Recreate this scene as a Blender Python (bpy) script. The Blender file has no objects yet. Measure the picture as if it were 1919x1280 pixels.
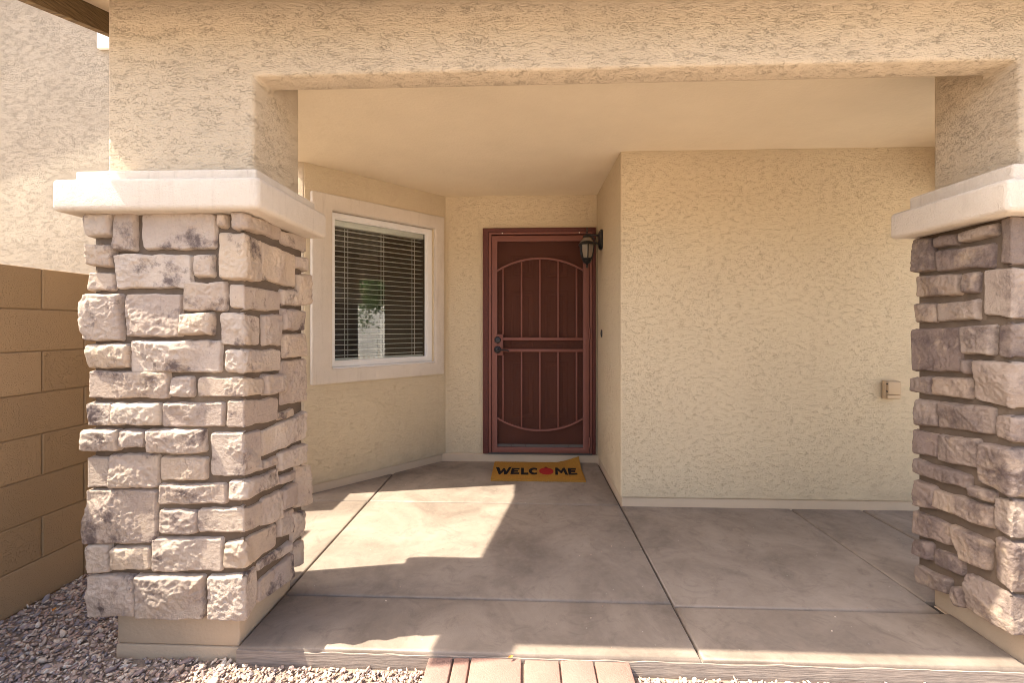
import bpy, bmesh, math, random
from mathutils import Vector, Matrix, noise
import numpy as np

random.seed(7)
rng = np.random.default_rng(11)
scene = bpy.context.scene
COL = scene.collection

# ------------------------------------------------------------------ camera
cam_data = bpy.data.cameras.new('camera')
cam = bpy.data.objects.new('camera', cam_data)
COL.objects.link(cam)
cam_data.sensor_width = 36.0
cam_data.lens = 15.25
cam_data.shift_x = 0.0029
cam_data.shift_y = -0.0141
cam_data.clip_start = 0.05
cam_data.clip_end = 500
cam.location = (0, 0, 1.26)
cam.rotation_euler = (math.radians(90), 0, math.radians(2.18))
scene.camera = cam

# ------------------------------------------------------------------ light
SUN_DIR = Vector((1.0, 0.19, -1.49)).normalized()
world = bpy.data.worlds.new('World')
scene.world = world
world.use_nodes = True
wn = world.node_tree.nodes
wl = world.node_tree.links
sky = wn.new('ShaderNodeTexSky')
sky.sky_type = 'NISHITA'
sky.sun_disc = False
sky.sun_elevation = math.asin(-SUN_DIR.z)
sky.sun_rotation = math.atan2(-SUN_DIR.x, -SUN_DIR.y)
sky.air_density = 1.0
sky.dust_density = 4.5
sky.ozone_density = 0.6
bg = wn['Background']
wl.new(sky.outputs['Color'], bg.inputs['Color'])
bg.inputs['Strength'].default_value = 0.15
sun_data = bpy.data.lights.new('sun', 'SUN')
sun_data.energy = 4.6
sun_data.angle = math.radians(0.5)
sun_data.color = (1.0, 0.91, 0.76)
sun = bpy.data.objects.new('sun', sun_data)
COL.objects.link(sun)
sun.location = (-6, -2, 9)
sun.rotation_euler = SUN_DIR.to_track_quat('-Z', 'Y').to_euler()
scene.view_settings.view_transform = 'Standard'
scene.view_settings.look = 'None'
scene.view_settings.exposure = 1.74
scene.view_settings.gamma = 1.0
scene.view_settings.use_curve_mapping = False
scene.cycles.filter_width = 0.95
scene.cycles.max_bounces = 10
scene.cycles.diffuse_bounces = 6
scene.cycles.transparent_max_bounces = 16

# ------------------------------------------------------------------ materials
class NT:
    def __init__(s, name):
        m = bpy.data.materials.new(name)
        m.use_nodes = True
        s.m = m
        s.n = m.node_tree.nodes
        s.l = m.node_tree.links
        s.b = s.n['Principled BSDF']
        s.out = s.n['Material Output']
        s.tc = None
    def node(s, t, **kw):
        n = s.n.new(t)
        for k, v in kw.items():
            if k in n.inputs.keys():
                n.inputs[k].default_value = v
            else:
                setattr(n, k, v)
        return n
    def link(s, a, b):
        s.l.new(a, b)
    def coords(s, scale=(1, 1, 1), kind='Object', offset_random=False):
        tc = s.node('ShaderNodeTexCoord')
        mp = s.node('ShaderNodeMapping')
        mp.inputs['Scale'].default_value = scale
        s.link(tc.outputs[kind], mp.inputs['Vector'])
        if offset_random:
            oi = s.node('ShaderNodeObjectInfo')
            mul = s.node('ShaderNodeVectorMath', operation='SCALE')
            mul.inputs[0].default_value = (17.3, 31.7, 23.1)
            s.link(oi.outputs['Random'], mul.inputs['Scale'])
            s.link(mul.outputs[0], mp.inputs['Location'])
        return mp.outputs[0]
    def noise(s, vec, scale, detail=4, rough=0.55, dist=0.0):
        n = s.node('ShaderNodeTexNoise')
        n.inputs['Scale'].default_value = scale
        n.inputs['Detail'].default_value = detail
        n.inputs['Roughness'].default_value = rough
        n.inputs['Distortion'].default_value = dist
        s.link(vec, n.inputs['Vector'])
        return n.outputs['Fac']
    def ramp(s, fac, stops, interp='LINEAR'):
        r = s.node('ShaderNodeValToRGB')
        cr = r.color_ramp
        cr.interpolation = interp
        while len(cr.elements) > 1:
            cr.elements.remove(cr.elements[-1])
        for i, (p, c) in enumerate(stops):
            e = cr.elements[0] if i == 0 else cr.elements.new(p)
            e.position = p
            if not isinstance(c, (tuple, list)):
                c = (c, c, c)
            e.color = (*c, 1)
        s.link(fac, r.inputs['Fac'])
        return r.outputs['Color']
    def mix(s, fac, a, b, mode='MIX'):
        m = s.node('ShaderNodeMix', data_type='RGBA', blend_type=mode)
        for sock, v in ((m.inputs[0], fac), (m.inputs[6], a), (m.inputs[7], b)):
            if isinstance(v, (int, float)):
                sock.default_value = v
            elif isinstance(v, (tuple, list)):
                sock.default_value = (*v, 1)
            else:
                s.link(v, sock)
        return m.outputs[2]
    def math(s, op, a, b=0.0):
        m = s.node('ShaderNodeMath', operation=op)
        for sock, v in ((m.inputs[0], a), (m.inputs[1], b)):
            if isinstance(v, (int, float)):
                sock.default_value = v
            else:
                s.link(v, sock)
        return m.outputs[0]
    def bump(s, h, strength=0.5, dist=0.01, normal=None):
        b = s.node('ShaderNodeBump')
        b.inputs['Strength'].default_value = strength
        b.inputs['Distance'].default_value = dist
        s.link(h, b.inputs['Height'])
        if normal is not None:
            s.link(normal, b.inputs['Normal'])
        return b.outputs['Normal']
    def set(s, color=None, rough=None, normal=None, metallic=None, spec=None):
        for k, v in (('Base Color', color), ('Roughness', rough), ('Normal', normal), ('Metallic', metallic), ('Specular IOR Level', spec)):
            if v is None:
                continue
            if isinstance(v, (int, float)):
                s.b.inputs[k].default_value = v
            elif isinstance(v, (tuple, list)):
                s.b.inputs[k].default_value = (*v, 1)
            else:
                s.link(v, s.b.inputs[k])
        return s.m

def mat_stucco(name, base, base2, depth=0.006, strength=0.9, hscale=1.0):
    t = NT(name)
    v = t.coords((1.0, 1.0, 2.4))
    n1 = t.noise(v, 46 * hscale, 5, 0.66, 0.1)
    worm = t.math('ABSOLUTE', t.math('SUBTRACT', n1, 0.5))
    line = t.ramp(worm, [(0.0, 0.0), (0.008, 0.4), (0.020, 1.0)])
    n2 = t.noise(v, 19 * hscale, 4, 0.65, 0.1)
    mask = t.ramp(n2, [(0.46, 0.0), (0.62, 1.0)])
    crack = t.math('MULTIPLY', t.math('SUBTRACT', 1.0, line), mask)
    n3 = t.noise(v, 120 * hscale, 4, 0.62, 0.0)
    pit = t.ramp(n3, [(0.29, 1.0), (0.36, 0.0)])
    v2 = t.coords((1, 1, 1))
    zone = t.ramp(t.noise(v2, 2.6, 3, 0.5), [(0.35, 0.7), (0.65, 1.0)])
    fine = t.noise(v2, 240, 3, 0.6)
    h = t.math('SUBTRACT', t.math('MULTIPLY', n1, 1.1), t.math('MULTIPLY', crack, 0.45))
    h = t.math('SUBTRACT', h, t.math('MULTIPLY', pit, 0.45))
    h = t.math('ADD', h, t.math('MULTIPLY', n3, 0.7))
    h = t.math('MULTIPLY', h, zone)
    h = t.math('ADD', h, t.math('MULTIPLY', fine, 0.12))
    tone = t.noise(v2, 1.3, 5, 0.65)
    c = t.mix(t.ramp(tone, [(0.3, 0.0), (0.72, 1.0)]), base, base2)
    crevice_shade = t.math('MULTIPLY', t.math('MAXIMUM', t.math('MULTIPLY', crack, 0.7), pit), 0.16)  # crack and pit shade painted into the colour; bump gives no occlusion
    c = t.mix(t.math('MULTIPLY', crevice_shade, zone), c, (0.26, 0.18, 0.11))
    # faint dust and splash marks, heavier low on the wall
    sep = t.node('ShaderNodeSeparateXYZ')
    t.link(t.coords(), sep.inputs[0])
    low = t.ramp(sep.outputs['Z'], [(0.06, 0.30), (0.42, 0.0)])
    splash = t.math('MULTIPLY', t.ramp(t.noise(v2, 8, 5, 0.7), [(0.4, 0.0), (0.65, 1.0)]), low)
    c = t.mix(splash, c, (0.36, 0.27, 0.19))
    streak = t.ramp(t.noise(t.coords((9, 9, 0.5)), 1.6, 4, 0.6), [(0.58, 0.0), (0.75, 0.12)])
    c = t.mix(streak, c, (0.42, 0.31, 0.21))
    return t.set(c, 0.93, t.bump(h, strength, depth), spec=0.2)

def mat_smooth(name, base, base2, bump=0.0012, scale=160, rough=0.85):
    t = NT(name)
    v = t.coords()
    tone = t.noise(v, 2.1, 4, 0.6)
    c = t.mix(t.ramp(tone, [(0.3, 0.0), (0.7, 1.0)]), base, base2)
    n1 = t.noise(v, scale, 3, 0.6)
    n2 = t.noise(v, 9, 3, 0.5)
    h = t.math('ADD', n1, t.math('MULTIPLY', n2, 1.5))
    return t.set(c, rough, t.bump(h, 0.8, bump), spec=0.25)

def mat_trim():
    t = NT('trim_coat')
    v = t.coords()
    tone = t.noise(v, 3.1, 5, 0.65)
    c = t.mix(t.ramp(tone, [(0.3, 0.0), (0.7, 1.0)]), (0.60, 0.525, 0.435), (0.68, 0.60, 0.505))
    drip = t.ramp(t.noise(t.coords((14, 14, 1.2)), 2.0, 5, 0.65), [(0.55, 0.0), (0.75, 0.35)])
    c = t.mix(drip, c, (0.42, 0.34, 0.26))
    speck = t.noise(v, 130, 3, 0.7)
    c = t.mix(t.ramp(speck, [(0.66, 0.0), (0.74, 0.35)]), c, (0.33, 0.26, 0.2))
    n1 = t.noise(v, 190, 4, 0.65)
    n2 = t.noise(v, 22, 4, 0.6)
    h = t.math('ADD', n1, t.math('MULTIPLY', n2, 1.6))
    return t.set(c, 0.9, t.bump(h, 1.0, 0.0045), spec=0.2)

def mat_stone(name='rock_face', dark=0.0):
    t = NT(name)
    v = t.coords(offset_random=True)
    oi = t.node('ShaderNodeObjectInfo')
    base = t.ramp(oi.outputs['Random'], [(0.0, (0.60, 0.495, 0.395)), (0.25, (0.49, 0.395, 0.315)), (0.45, (0.58, 0.455, 0.335)), (0.65, (0.42, 0.335, 0.275)), (0.82, (0.62, 0.52, 0.425)), (1.0, (0.50, 0.40, 0.32))])
    n1 = t.noise(v, 8, 5, 0.6, 0.0)
    c = t.mix(t.ramp(n1, [(0.40, 0.0), (0.75, 0.7)]), base, (0.37, 0.29, 0.25))
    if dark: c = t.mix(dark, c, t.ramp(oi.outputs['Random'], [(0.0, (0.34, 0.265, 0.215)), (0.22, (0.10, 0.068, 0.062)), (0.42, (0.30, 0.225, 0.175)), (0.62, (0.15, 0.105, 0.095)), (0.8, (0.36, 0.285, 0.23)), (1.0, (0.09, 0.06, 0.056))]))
    n2 = t.noise(v, 6.5, 6, 0.72, 0.15)
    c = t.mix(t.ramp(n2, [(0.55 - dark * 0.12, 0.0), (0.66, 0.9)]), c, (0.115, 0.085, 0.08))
    n3 = t.noise(v, 11, 4, 0.6, 0.4)
    c = t.mix(t.ramp(n3, [(0.55, 0.0), (0.75, 0.6)]), c, (0.56, 0.43, 0.30))
    speck = t.noise(v, 95, 3, 0.7)
    c = t.mix(t.ramp(speck, [(0.68, 0.0), (0.74, 0.55)]), c, (0.14, 0.115, 0.11))
    f1 = t.noise(v, 58, 6, 0.66, 0.0)
    f2 = t.noise(v, 260, 3, 0.6)
    h = t.math('ADD', f1, t.math('MULTIPLY', f2, 0.25))
    return t.set(c, 0.9, t.bump(h, 1.0, 0.012), spec=0.25)

def mat_mortar():
    t = NT('mortar')
    v = t.coords()
    c = t.mix(t.noise(v, 14, 4), (0.12, 0.088, 0.064), (0.20, 0.15, 0.11))
    f = t.noise(v, 150, 5, 0.7)
    return t.set(c, 0.95, t.bump(f, 0.9, 0.006), spec=0.15)

def mat_block():
    t = NT('concrete_block')
    v = t.coords(offset_random=True)
    oi = t.node('ShaderNodeObjectInfo')
    base = t.ramp(oi.outputs['Random'], [(0, (0.285, 0.195, 0.108)), (0.5, (0.35, 0.243, 0.138)), (1, (0.39, 0.275, 0.162))])
    n = t.noise(v, 5, 5, 0.6)
    c = t.mix(t.ramp(n, [(0.35, 0.0), (0.75, 0.5)]), base, (0.30, 0.21, 0.13))
    pits = t.noise(v, 210, 3, 0.55)
    pr = t.ramp(pits, [(0.28, 0.0), (0.42, 1.0)])
    c = t.mix(1.0, c, t.ramp(pits, [(0.28, 0.55), (0.36, 1.0)]), 'MULTIPLY')
    return t.set(c, 0.95, t.bump(pr, 0.8, 0.0045), spec=0.15)

def mat_concrete():
    t = NT('porch_concrete')
    v = t.coords()
    vr = t.coords((1.0, 1.0, 1.0))
    n = t.noise(v, 2.3, 6, 0.62, 0.8)
    c = t.ramp(n, [(0.28, (0.145, 0.114, 0.09)), (0.5, (0.232, 0.186, 0.148)), (0.72, (0.315, 0.256, 0.204))])
    n2 = t.noise(v, 7.5, 6, 0.7, 1.5)
    c = t.mix(t.ramp(n2, [(0.52, 0.0), (0.72, 0.55)]), c, (0.135, 0.106, 0.086))
    n4 = t.noise(vr, 26, 5, 0.65)
    c = t.mix(t.ramp(n4, [(0.5, 0.0), (0.8, 0.35)]), c, (0.32, 0.262, 0.21))
    sp = t.node('ShaderNodeTexVoronoi')
    sp.inputs['Scale'].default_value = 13
    t.link(v, sp.inputs['Vector'])
    c = t.mix(t.ramp(sp.outputs['Distance'], [(0.02, 0.5), (0.045, 0.0)]), c, (0.6, 0.56, 0.5))
    f = t.noise(v, 190, 4, 0.65)
    g = t.noise(v, 20, 4, 0.6)
    h = t.math('ADD', f, t.math('MULTIPLY', g, 1.2))
    r = t.ramp(n2, [(0.3, 0.50), (0.7, 0.68)])
    return t.set(c, r, t.bump(h, 0.5, 0.0016), spec=0.4)

def mat_simple(name, color, rough=0.5, metallic=0.0, var=0.12, scale=30, bump=0.0006, bscale=200, spec=0.5):
    t = NT(name)
    v = t.coords()
    n = t.noise(v, scale, 4, 0.6)
    dark = tuple(x * (1 - var) for x in color)
    lite = tuple(min(1, x * (1 + var)) for x in color)
    c = t.mix(n, dark, lite)
    f = t.noise(v, bscale, 3, 0.6)
    return t.set(c, rough, t.bump(f, 0.5, bump), metallic, spec)

def mat_wood(name, a, b, axis_scale=(1, 6, 40), rough=0.8):
    t = NT(name)
    v = t.coords(axis_scale)
    n = t.noise(v, 5, 6, 0.65, 0.4)
    c = t.mix(t.ramp(n, [(0.35, 0.0), (0.65, 1.0)]), a, b)
    return t.set(c, rough, t.bump(n, 0.7, 0.004), spec=0.25)

def mat_gravel():
    t = NT('gravel')
    g = t.node('ShaderNodeNewGeometry')
    r = g.outputs['Random Per Island']
    c = t.ramp(r, [(0.0, (0.378, 0.275, 0.220)), (0.16, (0.525, 0.384, 0.287)), (0.32, (0.305, 0.220, 0.201)), (0.46, (0.610, 0.488, 0.378)),
                   (0.6, (0.262, 0.220, 0.220)), (0.76, (0.464, 0.311, 0.244)), (0.9, (0.732, 0.622, 0.512)), (1.0, (0.244, 0.159, 0.146))], 'CONSTANT')
    v = t.coords()
    n = t.noise(v, 120, 4, 0.65)
    c = t.mix(t.ramp(n, [(0.35, 0.0), (0.75, 0.5)]), c, (0.30, 0.245, 0.21))
    return t.set(c, 0.85, t.bump(n, 0.5, 0.002), spec=0.25)

def mat_glass(name, tint=(1, 1, 1), ior=1.7, rough=0.0):
    t = NT(name)
    t.n.remove(t.b)
    fr = t.node('ShaderNodeFresnel')
    fr.inputs['IOR'].default_value = ior
    tr = t.node('ShaderNodeBsdfTransparent')
    tr.inputs['Color'].default_value = (*tint, 1)
    gl = t.node('ShaderNodeBsdfGlossy')
    gl.inputs['Roughness'].default_value = rough
    mx = t.node('ShaderNodeMixShader')
    t.link(fr.outputs[0], mx.inputs[0])
    t.link(tr.outputs[0], mx.inputs[1])
    t.link(gl.outputs[0], mx.inputs[2])
    t.link(mx.outputs[0], t.out.inputs['Surface'])
    return t.m

def mat_screen():
    t = NT('perforated_screen')
    v = t.coords()
    n = t.noise(v, 6, 5, 0.65)
    c = t.ramp(n, [(0.3, (0.062, 0.024, 0.016)), (0.7, (0.10, 0.040, 0.027))])
    t.set(c, 0.75, spec=0.1)
    tr = t.node('ShaderNodeBsdfTransparent')
    mx = t.node('ShaderNodeMixShader')
    mx.inputs[0].default_value = 0.47
    t.link(tr.outputs[0], mx.inputs[1])
    t.link(t.b.outputs[0], mx.inputs[2])
    t.link(mx.outputs[0], t.out.inputs['Surface'])
    return t.m

def mat_milky():
    t = NT('seeded_glass')
    v = t.coords()
    n = t.noise(v, 60, 3, 0.6)
    t.set((0.52, 0.45, 0.36), 0.12, t.bump(n, 0.5, 0.003))
    tr = t.node('ShaderNodeBsdfTransparent')
    tr.inputs['Color'].default_value = (0.95, 0.9, 0.82, 1)
    tl = t.node('ShaderNodeBsdfTranslucent')
    tl.inputs['Color'].default_value = (0.62, 0.55, 0.45, 1)
    a = t.node('ShaderNodeMixShader'); a.inputs[0].default_value = 0.5
    t.link(t.b.outputs[0], a.inputs[1]); t.link(tl.outputs[0], a.inputs[2])
    b = t.node('ShaderNodeMixShader'); b.inputs[0].default_value = 0.6
    t.link(tr.outputs[0], b.inputs[1]); t.link(a.outputs[0], b.inputs[2])
    t.link(b.outputs[0], t.out.inputs['Surface'])
    return t.m

def mat_coir():
    t = NT('coir')
    v = t.coords((1, 1, 1))
    n = t.noise(v, 420, 3, 0.7)
    n2 = t.noise(v, 9, 4, 0.6)
    c = t.ramp(n, [(0.3, (0.20, 0.095, 0.018)), (0.55, (0.44, 0.22, 0.04)), (0.75, (0.58, 0.33, 0.085))])
    c = t.mix(t.ramp(n2, [(0.4, 0.0), (0.75, 0.4)]), c, (0.30, 0.15, 0.04))
    return t.set(c, 0.95, t.bump(n, 1.0, 0.006), spec=0.1)

def mat_leaf():
    t = NT('leaves')
    g = t.node('ShaderNodeNewGeometry')
    c = t.ramp(g.outputs['Random Per Island'], [(0, (0.05, 0.11, 0.02)), (0.5, (0.09, 0.17, 0.035)), (1, (0.14, 0.22, 0.05))])
    return t.set(c, 0.6)

M = dict(
    stucco=mat_stucco('stucco', (0.60, 0.497, 0.365), (0.64, 0.535, 0.397), 0.009, 1.0, 0.95),
    stucco_porch=mat_stucco('stucco_porch', (0.61, 0.50, 0.338), (0.65, 0.535, 0.365), 0.0068, 0.95, 1.05),
    stucco_far=mat_stucco('stucco_neighbour', (0.54, 0.46, 0.355), (0.575, 0.49, 0.38), 0.028, 1.0, 0.7),
    trim=mat_trim(),
    ceiling=mat_smooth('ceiling_paint', (0.70, 0.60, 0.445), (0.76, 0.655, 0.49), 0.0022, 60),
    stem=mat_smooth('painted_footing', (0.46, 0.352, 0.245), (0.52, 0.402, 0.285), 0.003, 60),
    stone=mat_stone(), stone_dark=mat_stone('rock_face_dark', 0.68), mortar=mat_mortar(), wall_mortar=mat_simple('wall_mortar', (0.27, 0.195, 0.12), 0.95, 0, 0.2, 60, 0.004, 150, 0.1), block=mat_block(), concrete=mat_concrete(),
    joint=mat_simple('joint_filler', (0.06, 0.05, 0.045), 0.95),
    board_face=mat_wood('form_grain', (0.20, 0.165, 0.14), (0.34, 0.28, 0.235), (2.0, 1, 40)),
    wood=mat_wood('rough_sawn_board', (0.075, 0.05, 0.026), (0.21, 0.145, 0.075), (1, 2.2, 34)),
    board_paint=mat_simple('painted_board', (0.55, 0.45, 0.34), 0.8),
    roof=mat_simple('roof_tile', (0.36, 0.25, 0.19), 0.85),
    steel=mat_simple('painted_steel', (0.18, 0.068, 0.052), 0.5, 0, 0.14, 8, 0.0004, 300, 0.3),
    door_wood=mat_wood('painted_wood_red', (0.085, 0.026, 0.022), (0.125, 0.042, 0.034), (8, 8, 60), 0.6),
    door_wood_v=mat_wood('painted_wood_dark', (0.36, 0.135, 0.095), (0.43, 0.165, 0.12), (30, 8, 2), 0.55),
    screen=mat_screen(),
    grey_metal=mat_simple('grey_strip', (0.105, 0.09, 0.08), 0.7, 0.0, 0.1, 30, 0.0006, 200, 0.2),
    dark_metal=mat_simple('dark_bronze', (0.025, 0.024, 0.027), 0.35, 0.6),
    black=mat_simple('black_metal', (0.012, 0.012, 0.013), 0.38, 0.2),
    screw=mat_simple('bare_screw', (0.75, 0.70, 0.62), 0.4),
    lamp_glass=mat_milky(),
    glass=mat_glass('window_glass', (0.95, 0.97, 0.96), 1.55),
    vinyl=mat_simple('white_vinyl', (0.74, 0.72, 0.69), 0.45, 0, 0.03),
    slat=mat_simple('blind_slat', (0.85, 0.81, 0.73), 0.4, 0, 0.03),
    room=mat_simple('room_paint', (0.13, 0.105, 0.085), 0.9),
    plastic=mat_simple('tan_plastic', (0.50, 0.37, 0.235), 0.6, 0, 0.04, 30, 0.0006, 200, 0.2),
    coir=mat_coir(),
    ink=mat_simple('black_print', (0.012, 0.011, 0.012), 0.9, 0, 0.3, 300, 0.003, 400, 0.1),
    red=mat_simple('red_print', (0.30, 0.022, 0.02), 0.9, 0, 0.25, 300, 0.003, 400, 0.1),
    paver=None, gravel=mat_gravel(),
    soil=mat_simple('soil', (0.26, 0.20, 0.155), 0.95, 0, 0.35, 40, 0.01, 90, 0.1),
    yard=mat_simple('desert_ground', (0.40, 0.325, 0.255), 0.95, 0, 0.2, 3, 0.01, 40, 0.1),
    drive=mat_simple('driveway', (0.50, 0.46, 0.41), 0.9, 0, 0.1, 2),
    bark=mat_simple('bark', (0.12, 0.085, 0.06), 0.9, 0, 0.3, 20, 0.02, 40),
    leaf=mat_leaf(),
    white=mat_simple('white_paint', (0.78, 0.77, 0.74), 0.6, 0, 0.03),
    dry_leaf=mat_simple('dry_leaf', (0.48, 0.20, 0.04), 0.8),
)
def mat_paver():
    t = NT('paver_concrete')
    v = t.coords(offset_random=True)
    oi = t.node('ShaderNodeObjectInfo')
    base = t.ramp(oi.outputs['Random'], [(0, (0.27, 0.155, 0.125)), (0.5, (0.31, 0.185, 0.15)), (1, (0.25, 0.16, 0.135))])
    n = t.noise(v, 18, 5, 0.7)
    c = t.mix(t.ramp(n, [(0.4, 0.0), (0.75, 0.5)]), base, (0.34, 0.225, 0.185))
    f = t.noise(v, 160, 5, 0.7)
    return t.set(c, 0.95, t.bump(f, 0.8, 0.004), spec=0.15)
M['paver'] = mat_paver()

# ------------------------------------------------------------------ helpers
def empty(name, loc=(0, 0, 0)):
    o = bpy.data.objects.new(name, None)
    o.empty_display_size = 0.1
    o.location = loc
    COL.objects.link(o)
    return o
def tag(o, label=None, cat=None, group=None, kind=None):
    if label: o['label'] = label
    if cat: o['category'] = cat
    if group: o['group'] = group
    if kind: o['kind'] = kind
    return o
def world_loc(p):
    v = Vector((0, 0, 0))
    while p is not None:
        v += p.location
        p = p.parent
    return v
def link_obj(name, me, mat, parent=None, loc=(0, 0, 0)):
    """mesh object at world position loc (no rotations on parents)"""
    if mat is not None and not me.materials:
        me.materials.append(mat)
    o = bpy.data.objects.new(name, me)
    COL.objects.link(o)
    o.location = Vector(loc) - world_loc(parent)
    if parent is not None:
        o.parent = parent
    return o
def bm_obj(name, bm, mat, parent=None, loc=(0, 0, 0), smooth=False):
    bmesh.ops.recalc_face_normals(bm, faces=bm.faces)
    me = bpy.data.meshes.new(name)
    bm.to_mesh(me)
    bm.free()
    if smooth:
        me.polygons.foreach_set('use_smooth', [True] * len(me.polygons))
    return link_obj(name, me, mat, parent, loc)
def centred(bm):
    """move the mesh's box centre (its bottom in z) to the origin and return that point"""
    xs = [v.co.x for v in bm.verts]; ys = [v.co.y for v in bm.verts]; zs = [v.co.z for v in bm.verts]
    c = Vector(((min(xs) + max(xs)) / 2, (min(ys) + max(ys)) / 2, min(zs)))
    for v in bm.verts:
        v.co -= c
    return c
def add_box(bm, x0, x1, y0, y1, z0, z1, xf=None):
    r = bmesh.ops.create_cube(bm, size=1)
    for v in r['verts']:
        v.co = Vector((x0 + (v.co.x + .5) * (x1 - x0), y0 + (v.co.y + .5) * (y1 - y0), z0 + (v.co.z + .5) * (z1 - z0)))
        if xf: v.co = Vector(xf(*v.co))
    return r['verts']
def bevel_sharp(bm, r, seg=2, ang=25):
    es = [e for e in bm.edges if len(e.link_faces) == 2 and e.calc_face_angle(0) > math.radians(ang)]
    bmesh.ops.bevel(bm, geom=es, offset=r, offset_type='OFFSET', segments=seg, profile=0.5, affect='EDGES', clamp_overlap=True)
def shade_by_angle(me, ang=35):
    me.polygons.foreach_set('use_smooth', [True] * len(me.polygons))
    me.set_sharp_from_angle(angle=math.radians(ang))
def box_obj(name, dims, mat, parent=None, bev=0.0, seg=2, xf=None, origin=True, smooth=True):
    bm = bmesh.new()
    add_box(bm, *dims)
    if bev: bevel_sharp(bm, bev, seg)
    if xf:
        for v in bm.verts: v.co = Vector(xf(*v.co))
    o = bm_obj(name, bm, mat, parent)
    if bev and smooth: shade_by_angle(o.data, 50)
    return o
def cells_bm(xb, yb, zb, filled):
    """union of grid cells as a closed surface"""
    bm = bmesh.new()
    cache = {}
    def V(i, j, k):
        if (i, j, k) not in cache:
            cache[i, j, k] = bm.verts.new((xb[i], yb[j], zb[k]))
        return cache[i, j, k]
    nx, ny, nz = len(xb) - 1, len(yb) - 1, len(zb) - 1
    F = lambda i, j, k: 0 <= i < nx and 0 <= j < ny and 0 <= k < nz and filled(i, j, k)
    for i in range(nx):
        for j in range(ny):
            for k in range(nz):
                if not F(i, j, k): continue
                if not F(i - 1, j, k): bm.faces.new((V(i, j, k), V(i, j, k + 1), V(i, j + 1, k + 1), V(i, j + 1, k)))
                if not F(i + 1, j, k): bm.faces.new((V(i + 1, j, k), V(i + 1, j + 1, k), V(i + 1, j + 1, k + 1), V(i + 1, j, k + 1)))
                if not F(i, j - 1, k): bm.faces.new((V(i, j, k), V(i + 1, j, k), V(i + 1, j, k + 1), V(i, j, k + 1)))
                if not F(i, j + 1, k): bm.faces.new((V(i, j + 1, k), V(i, j + 1, k + 1), V(i + 1, j + 1, k + 1), V(i + 1, j + 1, k)))
                if not F(i, j, k - 1): bm.faces.new((V(i, j, k), V(i, j + 1, k), V(i + 1, j + 1, k), V(i + 1, j, k)))
                if not F(i, j, k + 1): bm.faces.new((V(i, j, k + 1), V(i + 1, j, k + 1), V(i + 1, j + 1, k + 1), V(i, j + 1, k + 1)))
    return bm
def cells_obj(name, xb, yb, zb, filled, mat, parent=None, bev=0.0, seg=3, xf=None):
    bm = cells_bm(xb, yb, zb, filled)
    bmesh.ops.recalc_face_normals(bm, faces=bm.faces)
    bmesh.ops.dissolve_limit(bm, angle_limit=math.radians(2), verts=bm.verts, edges=bm.edges)
    if bev: bevel_sharp(bm, bev, seg)
    if xf:
        for v in bm.verts: v.co = Vector(xf(*v.co))
    o = bm_obj(name, bm, mat, parent)
    if bev: shade_by_angle(o.data, 50)
    return o
def lathe(bm, prof, n=24, centre=(0, 0), a0=0.0):
    rings = []
    for r, z in prof:
        rings.append([bm.verts.new((centre[0] + r * math.cos(a0 + 2 * math.pi * i / n), centre[1] + r * math.sin(a0 + 2 * math.pi * i / n), z)) for i in range(n)])
    for a, b in zip(rings, rings[1:]):
        for i in range(n):
            bm.faces.new((a[i], a[(i + 1) % n], b[(i + 1) % n], b[i]))
    bm.faces.new(rings[0][::-1]); bm.faces.new(rings[-1])
def tube(bm, pts, r, n=8, r_end=None):
    pts = [Vector(p) for p in pts]
    rings = []
    for i, p in enumerate(pts):
        d = (pts[min(i + 1, len(pts) - 1)] - pts[max(i - 1, 0)]).normalized()
        up = Vector((0, 0, 1)) if abs(d.z) < 0.9 else Vector((1, 0, 0))
        a = d.cross(up).normalized(); b = d.cross(a)
        rr = r if r_end is None else r + (r_end - r) * i / (len(pts) - 1)
        rings.append([bm.verts.new(p + a * rr * math.cos(2 * math.pi * k / n) + b * rr * math.sin(2 * math.pi * k / n)) for k in range(n)])
    for A, B in zip(rings, rings[1:]):
        for k in range(n):
            bm.faces.new((A[k], A[(k + 1) % n], B[(k + 1) % n], B[k]))
    bm.faces.new(rings[0][::-1]); bm.faces.new(rings[-1])
def prism(bm, poly, z0, z1, f=None):
    f = f or (lambda x, y, z: (x, y, z))
    a = [bm.verts.new(f(x, y, z0)) for x, y in poly]
    b = [bm.verts.new(f(x, y, z1)) for x, y in poly]
    n = len(poly)
    bm.faces.new(a[::-1]); bm.faces.new(b)
    for i in range(n):
        bm.faces.new((a[i], a[(i + 1) % n], b[(i + 1) % n], b[i]))

# ------------------------------------------------------------------ ground and porch floor
bm = bmesh.new()
add_box(bm, -150, 150, -150, 150, -0.6, -0.095)
ground = tag(bm_obj('ground', bm, M['yard']), kind='structure')
drive = box_obj('driveway', (4.2, 11.0, -9.0, 4.0, -0.09, -0.045), M['drive'], bev=0.01)
tag(drive, kind='structure')

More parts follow.
